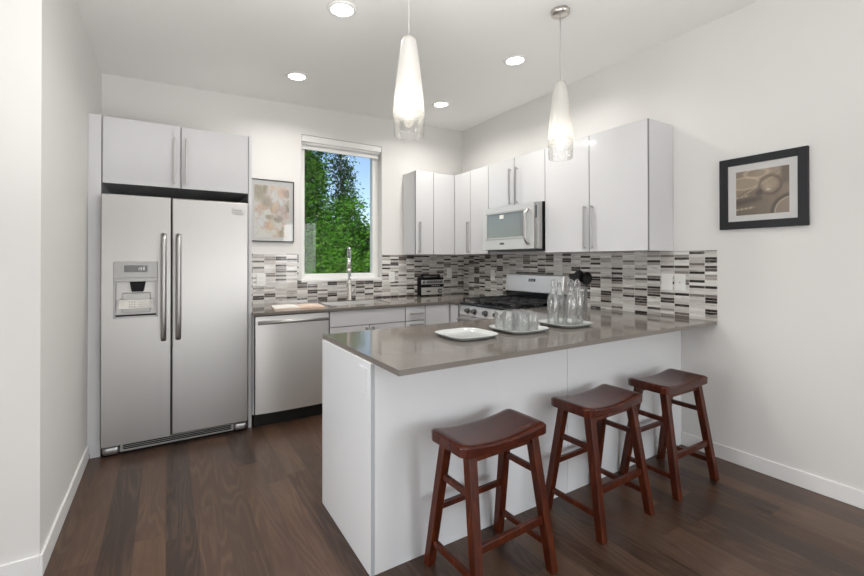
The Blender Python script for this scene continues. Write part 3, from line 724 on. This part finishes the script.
def framed(name, label, axis, a0, a1, z0, z1, fw, mat_w, depth, mframe, fn, nu, nv, art_box):
    """axis 'x': hangs on the right wall (a = y, drawn from high y to low y); axis 'y': hangs on the back wall (a = x)"""
    if axis == 'x': loc = (XR, (a0+a1)/2, z0)
    else: loc = ((a0+a1)/2, YB, z0)
    r = thing(name, loc, label, 'picture')
    def bx(g, p0, p1, q0, q1, d0, d1, bev=0.0):
        if axis == 'x': g.box(XR-d1, XR-d0, p0, p1, q0, q1, bev)
        else: g.box(p0, p1, YB-d1, YB-d0, q0, q1, bev)
    g = G(); bx(g, a0, a0+fw, z0, z1, 0, depth, .002); bx(g, a1-fw, a1, z0, z1, 0, depth, .002); bx(g, a0+fw, a1-fw, z0, z0+fw, 0, depth, .002); bx(g, a0+fw, a1-fw, z1-fw, z1, 0, depth, .002)
    g.build('frame', mframe, r)
    g = G(); bx(g, a0+fw-.003, a1-fw+.003, z0+fw-.003, z1-fw+.003, .002, depth*.45); g.build('mat_board', MMAT, r)
    b0, b1, c0, c1 = art_box; d = depth*.45+.001
    if axis == 'x': art_grid(fn, (XR-d, b1, c0), (0, b0-b1, 0), (0, 0, c1-c0), nu, nv, 'print', MART, r)
    else: art_grid(fn, (b0, YB-d, c0), (b1-b0, 0, 0), (0, 0, c1-c0), nu, nv, 'print', MART, r)
    g = G(); bx(g, a0+fw-.002, a1-fw+.002, z0+fw-.002, z1-fw+.002, depth*.70, depth*.70+.002); g.build('glazing', MPICG, r)
MART = art_mat('printed_paper')
framed('framed_picture', 'wide black framed sepia photograph on the bare right wall', 'x', .921, 1.383, 1.526, 1.985, .048, .045, .024, MFRAME, sepia, 90, 90, (1.011, 1.289, 1.612, 1.893))
framed('framed_picture', 'thin black framed blush floral print between refrigerator and window', 'y', .640, 1.072, 1.507, 2.107, .010, .04, .022, MFRAME2, floral, 70, 96, (.704, 1.025, 1.552, 2.052))

# ------------------------------------------------------------------ ceiling lights
def downlight(x, y, label):
    r = thing('downlight', (x, y, zc(x)), label, 'downlight', 'recessed ceiling downlights')
    ang = -math.atan(.031)
    g = G(); g.lathe([(.066, -.004), (.070, -.010), (.088, -.008), (.092, 0), (.066, 0)], (0, 0, 0), 36, close=True)
    a = g.build('trim_ring', MWPL); a.parent = r
    g = G(); g.lathe([(0, -.0045), (.067, -.0045), (.067, -.001), (0, -.001)], (0, 0, 0), 36); b = g.build('lens', MLENS); b.parent = r
    r.rotation_euler = (0, ang, 0)
    l = light('downlight_beam', 'AREA', (0, 0, -.006), (0, 0, -1), 8.5, (1, .965, .90), shape='DISK', size=.13, spread=math.radians(150)); l.parent = r
downlight(.918, 2.518, 'round ceiling downlight nearest the camera, left of the two nearer ones')
downlight(.929, 3.634, 'round ceiling downlight over the space between refrigerator and window')
downlight(2.378, 3.627, 'round ceiling downlight near the kitchen corner, the smallest seen')
downlight(2.358, 2.518, 'round ceiling downlight left of the right pendant')

def pendant(x, y, zb, label):
    r = thing('pendant_lamp', (x, y, zc(x)), label, 'pendant lamp', 'frosted glass pendants over the peninsula')
    zt = zb+.487; top = zc(x)
    g = G(); g.lathe([(0, -.030), (.045, -.030), (.058, -.022), (.060, .002), (0, .002)], (x, y, top), 32); g.build('canopy', MNICKEL, r)
    g = G(); g.cyl((x, y, zt+.01), (x, y, top-.029), .0028, n=8); g.build('cord', MLGREY, r)
    pr = [(.0725, .003), (.0735, 0), (.0745, .003), (.0765, .05), (.0785, .10), (.0780, .13), (.073, .19), (.0655, .26), (.056, .34), (.046, .42), (.039, .470), (.036, .482), (.028, .487)]
    g = G(); g.lathe(pr, (0, 0, 0), 40); sh = g.build('shade', shade_mat(.095, .135)); sh.parent = r; sh.location = (0, 0, zb-top)
    g = G(); g.lathe([(0, .487), (.030, .487), (.030, .492), (.012, .500), (0, .500)], (x, y, zb), 24); g.build('cap', MNICKEL, r)
    g = G(); g.cyl((x, y, zb+.20), (x, y, zb+.487), .014, n=16); g.build('socket', MWPL, r)
    g = G(); g.lathe([(0, .100), (.012, .102), (.022, .110), (.027, .125), (.026, .140), (.019, .158), (.014, .175), (.0135, .20), (0, .20)], (x, y, zb), 24); g.build('bulb', MBULB, r)
pendant(1.027, 1.86, 1.945, 'frosted glass pendant nearer the camera, its canopy out of the frame')
pendant(2.131, 1.86, 1.972, 'frosted glass pendant hanging in front of the wide upper cabinet')

# ------------------------------------------------------------------ bar stools
def make_stool():
    r = thing('bar_stool', (0, 0, 0), 'x', 'bar stool', 'mahogany saddle stools at the peninsula')
    HX, HY, RC = .236, .124, .030
    def prof(x): return .592+.024*(abs(x)/HX)**2.0-.010*max(0, (abs(x)-HX+.03)/.03)**2
    n, m = 40, 12
    g = G(); bm = g.bm
    def hy(x):
        e = max(0, abs(x)-(HX-RC)); return HY-(RC-math.sqrt(max(0, RC*RC-e*e)))
    ring_t = []; ring_b = []
    for i in range(n+1):
        x = -HX+2*HX*i/n; h = hy(x); T = []; B = []
        for j in range(m+1):
            s = -1+2*j/m; y = h*math.copysign(abs(s)**.8, s); ed = .007*max(0, (abs(s)-.80)/.20)**2.5
            T.append(bm.verts.new((x, y, prof(x)-ed))); B.append(bm.verts.new((x, y*.985, .562+.006*(abs(x)/HX)**2)))
        ring_t.append(T); ring_b.append(B)
    for i in range(n):
        for j in range(m):
            f = bm.faces.new((ring_t[i][j], ring_t[i+1][j], ring_t[i+1][j+1], ring_t[i][j+1])); f.smooth = True
            bm.faces.new((ring_b[i][j+1], ring_b[i+1][j+1], ring_b[i+1][j], ring_b[i][j]))
        bm.faces.new((ring_b[i][0], ring_b[i+1][0], ring_t[i+1][0], ring_t[i][0]))
        bm.faces.new((ring_t[i][m], ring_t[i+1][m], ring_b[i+1][m], ring_b[i][m]))
    for i in (0, n):
        for j in range(m):
            q = (ring_t[i][j], ring_t[i][j+1], ring_b[i][j+1], ring_b[i][j]); bm.faces.new(q if i == 0 else q[::-1])
    g.build('seat', MMAH, r)
    TX, TY, BX, BY, ZL = .174, .078, .204, .166, .566
    def at(sx, sy, z):
        t = z/ZL; return Vector((sx*(BX+(TX-BX)*t), sy*(BY+(TY-BY)*t), z))
    lw = .0205
    for sx in (-1, 1):
        for sy in (-1, 1):
            p, q = at(sx, sy, 0), at(sx, sy, ZL); a = lw*.92
            g = G(); g.hexa([(p.x-a, p.y-a, 0), (p.x+a, p.y-a, 0), (p.x+a, p.y+a, 0), (p.x-a, p.y+a, 0)], [(q.x-lw, q.y-lw, ZL), (q.x+lw, q.y-lw, ZL), (q.x+lw, q.y+lw, ZL), (q.x-lw, q.y+lw, ZL)], 0, .003)
            g.build('leg', MLEG, r)
    def rail(a, b, w, h):
        g = G(); g.bar(a, b, w, h, 0, .002); g.build('stretcher', MLEG, r)
    rail(at(-1, -1, .215), at(1, -1, .215), .020, .032); rail(at(-1, 1, .262), at(1, 1, .262), .018, .026)
    for sx in (-1, 1):
        rail(at(sx, -1, .408), at(sx, 1, .408), .018, .026); rail(at(sx, -1, .110), at(sx, 1, .110), .018, .026)
    for sy in (-1, 1):
        g = G(); g.bar(at(-1, sy, .546), at(1, sy, .546), .018, .036, 0, .002); g.build('apron', MLEG, r)
    return r
st0 = make_stool()
stools = [(1.184, 1.425, math.radians(2.0), 'dark red wooden saddle stool nearest the camera, at the open peninsula end'),
          (1.935, 1.444, math.radians(1.5), 'dark red wooden saddle stool in the middle of the row, chipped seat corner'),
          (2.606, 1.441, math.radians(-.5), 'dark red wooden saddle stool closest to the right wall')]
for i, (x, y, a, lab) in enumerate(stools):
    s = st0 if i == 0 else copy_tree(st0)
    s.location = (x, y, 0); s.rotation_euler = (0, 0, a); s['label'] = lab

# ------------------------------------------------------------------ things on the peninsula
def make_platter():
    def sq(R_, z, n=64):
        pts = []
        for i in range(n):
            a = 2*math.pi*i/n; ca, sa = math.cos(a), math.sin(a); k = (abs(ca)**4.2+abs(sa)**4.2)**(-1/4.2)
            pts.append((R_*k*ca, R_*k*sa, z))
        return pts
    prof = [(0, .006), (.115, .006), (.127, .0072), (.139, .014), (.149, .0215), (.1515, .0205), (.150, .0185), (.139, .0105), (.126, .001), (.122, 0), (0, 0)]
    g = G(); bm = g.bm; rings = []
    for rr, z in prof: rings.append([bm.verts.new((0, 0, z))] if rr == 0 else [bm.verts.new(p) for p in sq(rr*.955, z)])
    for a, b in zip(rings, rings[1:]):
        for i in range(64):
            j = (i+1) % 64
            if len(a) == 1: f = bm.faces.new((a[0], b[i], b[j]))
            elif len(b) == 1: f = bm.faces.new((a[j], a[i], b[0]))
            else: f = bm.faces.new((a[j], a[i], b[i], b[j]))
            f.smooth = True
    bmesh.ops.recalc_face_normals(bm, faces=bm.faces)
    return g.build('platter', MCERAM)
pl0 = make_platter()
PZ = ZT+.0003
for i, (x, y, lab) in enumerate(((1.370, 1.845, 'empty square white platter on the peninsula, nearest its open end'), (1.745, 1.838, 'square white platter under the clear tumblers'), (2.140, 1.838, 'square white platter under the swing-top bottles'))):
    p = pl0 if i == 0 else copy_tree(pl0)
    p.location = (x, y, PZ); tag(p, lab, 'platter', 'white platters on the peninsula')
# tumblers
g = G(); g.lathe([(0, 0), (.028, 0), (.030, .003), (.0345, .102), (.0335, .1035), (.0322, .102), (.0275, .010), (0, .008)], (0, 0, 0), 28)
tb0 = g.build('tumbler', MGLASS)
rows = [(-.075, .075), (0, .078), (.075, .074), (-.078, 0), (-.002, .002), (.074, -.002), (-.040, -.076), (.040, -.074)]
tl = ['back row, nearest the empty platter', 'back row, middle of three', 'back row, nearest the bottles', 'middle row, nearest the empty platter', 'middle of the cluster', 'middle row, nearest the bottles', 'front row, toward the empty platter', 'front row, toward the bottles']
for i, (dx, dy) in enumerate(rows):
    p = tb0 if i == 0 else copy_tree(tb0)
    p.location = (1.745+dx, 1.838+dy, PZ+.0068); tag(p, 'clear glass tumbler on the middle platter, '+tl[i], 'glass', 'tumblers on the middle platter')
# swing-top bottles
bt0 = thing('glass_bottle', (0, 0, 0), 'x', 'bottle', 'swing-top bottles on the platter')
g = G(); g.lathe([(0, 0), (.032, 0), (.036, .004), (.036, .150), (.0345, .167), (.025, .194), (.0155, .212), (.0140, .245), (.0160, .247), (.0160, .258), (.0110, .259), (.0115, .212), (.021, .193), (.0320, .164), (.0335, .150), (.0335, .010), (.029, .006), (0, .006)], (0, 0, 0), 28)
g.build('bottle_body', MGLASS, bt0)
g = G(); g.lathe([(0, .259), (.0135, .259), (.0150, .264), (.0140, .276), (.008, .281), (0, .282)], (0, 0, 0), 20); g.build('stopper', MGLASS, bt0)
g = G(); g.tube([(.0145, 0, .225), (.021, .004, .245), (.0175, .002, .272), (0, 0, .2835), (-.0175, -.002, .272), (-.021, -.004, .245), (-.0145, 0, .225)], .0013, 6)
g.tube([(.0148*math.cos(a*math.pi/8), .0148*math.sin(a*math.pi/8), .225) for a in range(17)], .0013, 6); g.build('wire_clip', MCHROME, bt0)
bs = [(-.083, .028, 'nearest the tumblers'), (-.005, .046, 'second from the tumblers'), (.013, -.032, 'third from the tumblers, toward the stools'), (.087, -.020, 'farthest from the tumblers')]
for i, (dx, dy, lab) in enumerate(bs):
    p = bt0 if i == 0 else copy_tree(bt0)
    p.location = (2.146+dx, 1.834+dy, PZ+.0068); p.rotation_euler = (0, 0, .5+.9*i); p['label'] = 'clear swing-top bottle on the platter, '+lab
# utensil jar
JX, JY = 2.735, 2.200
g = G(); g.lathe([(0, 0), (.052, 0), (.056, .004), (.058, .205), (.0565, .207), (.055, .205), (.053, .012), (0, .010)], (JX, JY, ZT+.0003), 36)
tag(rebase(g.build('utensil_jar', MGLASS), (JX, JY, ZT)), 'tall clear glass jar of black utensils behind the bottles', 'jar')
def utensil(kind, bx_, by_, dx, dy, L, label):
    p0 = Vector((JX+bx_, JY+by_, ZT+.018)); d = Vector((dx, dy, 1)).normalized(); p1 = p0+d*L
    r = thing(kind, p0, label, 'utensil', 'black utensils in the jar')
    g = G(); g.cyl(p0, p1, .005, .006, 10); g.build('handle', MBLACK, r)
    a = d.cross(Vector((.848, -.53, 0)).normalized()).normalized(); b = a.cross(d)
    mt = Matrix((b, a, d)).transposed().to_4x4(); mt.translation = p1
    g = G()
    if kind == 'spatula': g.box(-.038, .038, -.0025, .0025, -.004, .095, .002, mat=mt)
    else:
        t = bmesh.new(); bmesh.ops.create_uvsphere(t, u_segments=20, v_segments=12, radius=1.0)
        for v in t.verts: v.co = Vector((v.co.x*.040, v.co.y*(.012 if kind == 'serving_spoon' else .030), v.co.z*.052+.042))
        if kind == 'ladle': bmesh.ops.delete(t, geom=[v for v in t.verts if v.co.y < -.008], context='VERTS')
        for f in t.faces: f.smooth = True
        g._merge(t, mt)
    g.build('head', MBLACK, r)
utensil('spatula', -.010, .004, -.12, .05, .200, 'black spatula leaning toward the range in the glass jar')
utensil('serving_spoon', .006, .022, .05, .0, .225, 'black serving spoon standing upright in the glass jar')
utensil('ladle', .016, -.018, .10, -.07, .212, 'black ladle leaning toward the right wall in the glass jar')

# ------------------------------------------------------------------ things on the back worktop
# open book
bx0, by0, ba = .985, 3.815, math.radians(-6)
c = thing('book', (bx0, by0, ZT), 'open cookbook lying on the worktop above the dishwasher', 'book'); c.rotation_euler = (0, 0, ba)
def pg(g, sgn, h0, th):
    def top(u, v):
        x = u*.205; z = h0+th*(math.sin(min(1, u*1.25)*math.pi*.85)*.006+.003*(1-u)); return (sgn*(x+.002), -.135+.27*v, z)
    g.grid(top, 16, 2); g.grid(lambda u, v: (sgn*(u*.205+.002), -.135, .004+(top(u, 0)[2]-.004)*v), 16, 1); g.grid(lambda u, v: (sgn*(u*.205+.002), .135, .004+(top(u, 1)[2]-.004)*v), 16, 1)
    g.grid(lambda u, v: (sgn*.207, -.135+.27*u, .004+(top(1, 0)[2]-.004)*v), 2, 1)
MPHOTO = plain('food_photo_page', (.70, .56, .46), .5, 0, .30, 14.0)
for sgn, m in ((-1, MPAPER), (1, MPHOTO)):
    g = G(); pg(g, sgn, .008, 1.0); o = g.build('page_block', m); o.parent = c
g = G(); g.box(-.212, .212, -.140, .140, 0, .004, .001); o = g.build('cover', plain('book_cover', (.55, .36, .26), .5)); o.parent = c
# loose sheet beside it
# radio
rx0, rx1, ry0, ry1, rz = 2.478, 2.790, 4.205, 4.290, ZT
c = thing('radio', ((rx0+rx1)/2, 4.25, rz), 'silver and black retro radio against the tiles below the corner cabinets', 'radio')
g = G(); g.box(rx0, rx1, ry0, ry1, rz+.010, rz+.215, .006); g.build('case', MBLACK, c)
g = G(); g.box(rx0+.006, rx1-.004, ry0-.006, ry0+.002, rz+.014, rz+.100, .002); fp = g.build('lower_front', MLGREY, c)
g = G(); g.box(rx0+.075, rx0+.125, ry0-.0085, ry0-.005, rz+.048, rz+.062); g.build('cassette_slot', MBLACK, fp)
g = G(); g.cyl((rx1-.060, ry0-.005, rz+.056), (rx1-.060, ry0-.018, rz+.056), .026, n=24); g.build('knob', MDGREY, fp)
g = G(); g.cyl((rx1-.060, ry0-.017, rz+.056), (rx1-.060, ry0-.020, rz+.056), .012, n=20); g.build('knob_cap', MLGREY, fp)
g = G(); g.box(rx0+.006, rx1-.004, ry0-.005, ry0+.002, rz+.103, rz+.132, .001); bnd = g.build('button_band', MBLACK, c)
g = G()
for k in range(5): g.box(rx0+.145+k*.024, rx0+.155+k*.024, ry0-.007, ry0-.004, rz+.113, rz+.122)
g.build('button', MLGREY, bnd)
g = G(); g.box(rx0+.006, rx1-.004, ry0-.006, ry0+.002, rz+.136, rz+.186, .002); up = g.build('upper_front', MLGREY, c)
g = G(); g.box(rx0+.070, rx1-.016, ry0-.0085, ry0-.005, rz+.145, rz+.178, .001); dl_ = g.build('tuning_dial', MDGREY, up)
g = G()
for k in range(9): g.box(rx0+.085+k*.021, rx0+.087+k*.021, ry0-.0095, ry0-.008, rz+.150, rz+.172)
g.build('dial_marks', MLGREY, dl_)
g = G(); g.box(rx0+.020, rx0+.056, ry0-.0085, ry0-.005, rz+.146, rz+.176, .001); g.build('meter', MDGREY, up)
g = G(); g.box(rx0+.01, rx1-.01, ry0, ry0+.03, rz+.190, rz+.212, .003); g.build('top_rim', MLGREY, c)
g = G(); g.box(rx0+.03, rx0+.055, ry0+.03, ry0+.05, rz+.21, rz+.240, .002); g.box(rx1-.055, rx1-.03, ry0+.03, ry0+.05, rz+.21, rz+.240, .002); g.box(rx0+.03, rx1-.03, ry0+.028, ry0+.052, rz+.232, rz+.248, .003); g.build('carry_handle', MBLACK, c)
for x in (rx0+.03, rx1-.03):
    g = G(); g.box(x-.012, x+.012, ry0+.01, ry1-.01, rz, rz+.011); g.build('foot', MBLACK, c)

# ------------------------------------------------------------------ outdoors
GZ = -1.2
g = G(); g.box(-14, 30, YB+.4, 40, GZ-.2, GZ); 
lawn = g.build('ground', plain('lawn', (.05, .11, .025), .9, 0, .4, 3.0)); struct(lawn, 'green lawn outside the window')
def leaves(pts, size, rng, droop=0.0):
    V = []; Fc = []
    for p in pts:
        a = rng.uniform(0, 6.283); s = size*rng.uniform(.6, 1.4)
        t = Vector((math.cos(a), math.sin(a), rng.uniform(-.6, .4)-droop)).normalized(); n = t.cross(Vector((rng.uniform(-1, 1), rng.uniform(-1, 1), rng.uniform(-.2, 1)))).normalized()
        k = len(V); V += [p-t*s, p+n*s*.42, p+t*s, p-n*s*.42]; Fc.append((k, k+1, k+2, k+3))
    return V, Fc
def mesh_obj(name, V, Fc, mat, parent):
    off = WORLD[parent.name]; me = bpy.data.meshes.new(name); me.from_pydata([tuple(Vector(v)-off) for v in V], [], Fc); me.materials.append(mat)
    o = bpy.data.objects.new(name, me); COL.objects.link(o); o.parent = parent; return o
def tree(loc, lobes, nleaf, size, mat, label, trunk_h, trunk_r, seed, name='tree', cat='tree', droop=0.0, barkm=None):
    rng = random.Random(seed); r = thing(name, loc, label, cat, 'trees outside the window')
    L = Vector(loc); g = G()
    g.tube([L+Vector((.05*math.sin(k*1.7), .05*math.cos(k*2.1), trunk_h*k/8)) for k in range(9)], [trunk_r*(1-.085*k) for k in range(9)], 10)
    for (cx, cy, cz, rx, ry, rz) in lobes:
        s0 = L+Vector((0, 0, min(trunk_h*.9, max(trunk_h*.2, cz*.75)))); e0 = L+Vector((cx, cy, cz)); g.tube([s0, s0.lerp(e0, .5)+Vector((0, 0, .12)), e0], [trunk_r*.42, trunk_r*.28, trunk_r*.12], 7)
    g.build('trunk', barkm or MBARK, r)
    tot = sum(a[3]*a[4]*a[5] for a in lobes)**1; pts = []
    for (cx, cy, cz, rx, ry, rz) in lobes:
        n = int(nleaf*rx*ry*rz/tot); ncl = max(6, n//26)
        for _ in range(ncl):
            v = Vector((rng.gauss(0, 1), rng.gauss(0, 1), rng.gauss(0, 1))).normalized()*(rng.uniform(.25, 1)**.5)
            c0 = L+Vector((cx+v.x*rx, cy+v.y*ry, cz+v.z*rz)); sp = .16*min(rx, rz)+.07
            for _ in range(26):
                q = Vector((rng.gauss(0, sp), rng.gauss(0, sp), rng.gauss(0, sp*(.7+droop*1.6))-droop*sp*1.2)); pts.append(c0+q)
    V, Fc = leaves(pts, size, rng, droop); mesh_obj('foliage', V, Fc, mat, r)
MBARK = plain('bark', (.07, .05, .035), .9, 0, .4, 12.0)
MBIRCH = plain('birch_bark', (.35, .33, .30), .8, 0, .5, 9.0)
ML1 = leaf_mat('bright_leaves', (.014, .060, .006), (.045, .150, .014), (.11, .27, .030), 2.2)
ML2 = leaf_mat('birch_leaves', (.018, .065, .010), (.045, .12, .020), (.09, .19, .04), 2.0)
ML3 = leaf_mat('shrub_leaves', (.02, .08, .008), (.06, .16, .018), (.13, .27, .04), 3.0)
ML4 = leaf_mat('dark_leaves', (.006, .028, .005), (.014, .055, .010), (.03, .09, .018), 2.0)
tree((3.92, 14.4, GZ), [(-.1, 0, 6.3, .80, .8, 1.7), (-.4, .2, 3.6, .95, .8, 1.8), (.45, -.2, 3.2, .65, .7, 1.5), (.25, .0, 5.0, .62, .7, 1.3), (.2, -.2, 7.2, .5, .6, 1.0)], 16000, .062, ML1, 'dense bright green tree filling the left side of the window', 6.5, .10, 1, droop=.35)
tree((5.70, 15.6, GZ), [(-.15, 0, 6.3, .30, .35, 1.0), (.22, .1, 5.3, .34, .4, 1.2), (-.15, -.1, 4.3, .45, .5, 1.2), (.30, .1, 6.9, .16, .2, .7), (-.28, .1, 7.3, .16, .2, .6), (.30, 0, 3.6, .45, .5, 1.2)], 7200, .055, ML2, 'slender drooping birch against the sky in the window', 7.6, .055, 2, droop=.8, barkm=MBIRCH)
tree((4.85, 12.5, GZ), [(-.1, 0, 3.6, .55, .5, 1.0), (.35, .1, 2.8, .55, .5, 1.0), (-.35, 0, 2.6, .5, .5, 1.0), (.05, 0, 2.2, .6, .5, .8)], 8000, .06, ML1, 'round green tree in the middle of the window, before the birch', 3.4, .07, 3, droop=.3)
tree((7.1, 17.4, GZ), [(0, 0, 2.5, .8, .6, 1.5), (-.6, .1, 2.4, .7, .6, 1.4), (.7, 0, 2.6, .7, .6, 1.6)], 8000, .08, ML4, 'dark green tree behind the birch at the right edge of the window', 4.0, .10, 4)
tree((3.95, 9.6, GZ), [(0, 0, 2.1, .55, .45, .55), (.65, .1, 1.9, .5, .45, .6), (-.65, .1, 2.0, .5, .45, .55), (0, 0, 1.2, .9, .5, .7)], 6500, .05, ML3, 'light green shrub along the bottom of the window', 1.6, .05, 5, 'shrub', 'shrub')
tree((5.6, 20.5, GZ), [(0, 0, 4.6, 1.1, .8, 3.6), (-1.4, .2, 4.2, 1.1, .8, 3.4), (1.5, 0, 2.7, 1.2, .8, 1.9), (2.9, 0, 2.5, 1.0, .8, 1.6), (-3.4, .3, 3.6, 1.4, .8, 2.9), (-5.6, .2, 3.2, 1.5, .8, 2.6)], 19000, .13, ML4, 'dark broad tree behind the bright tree', 6.5, .2, 6)
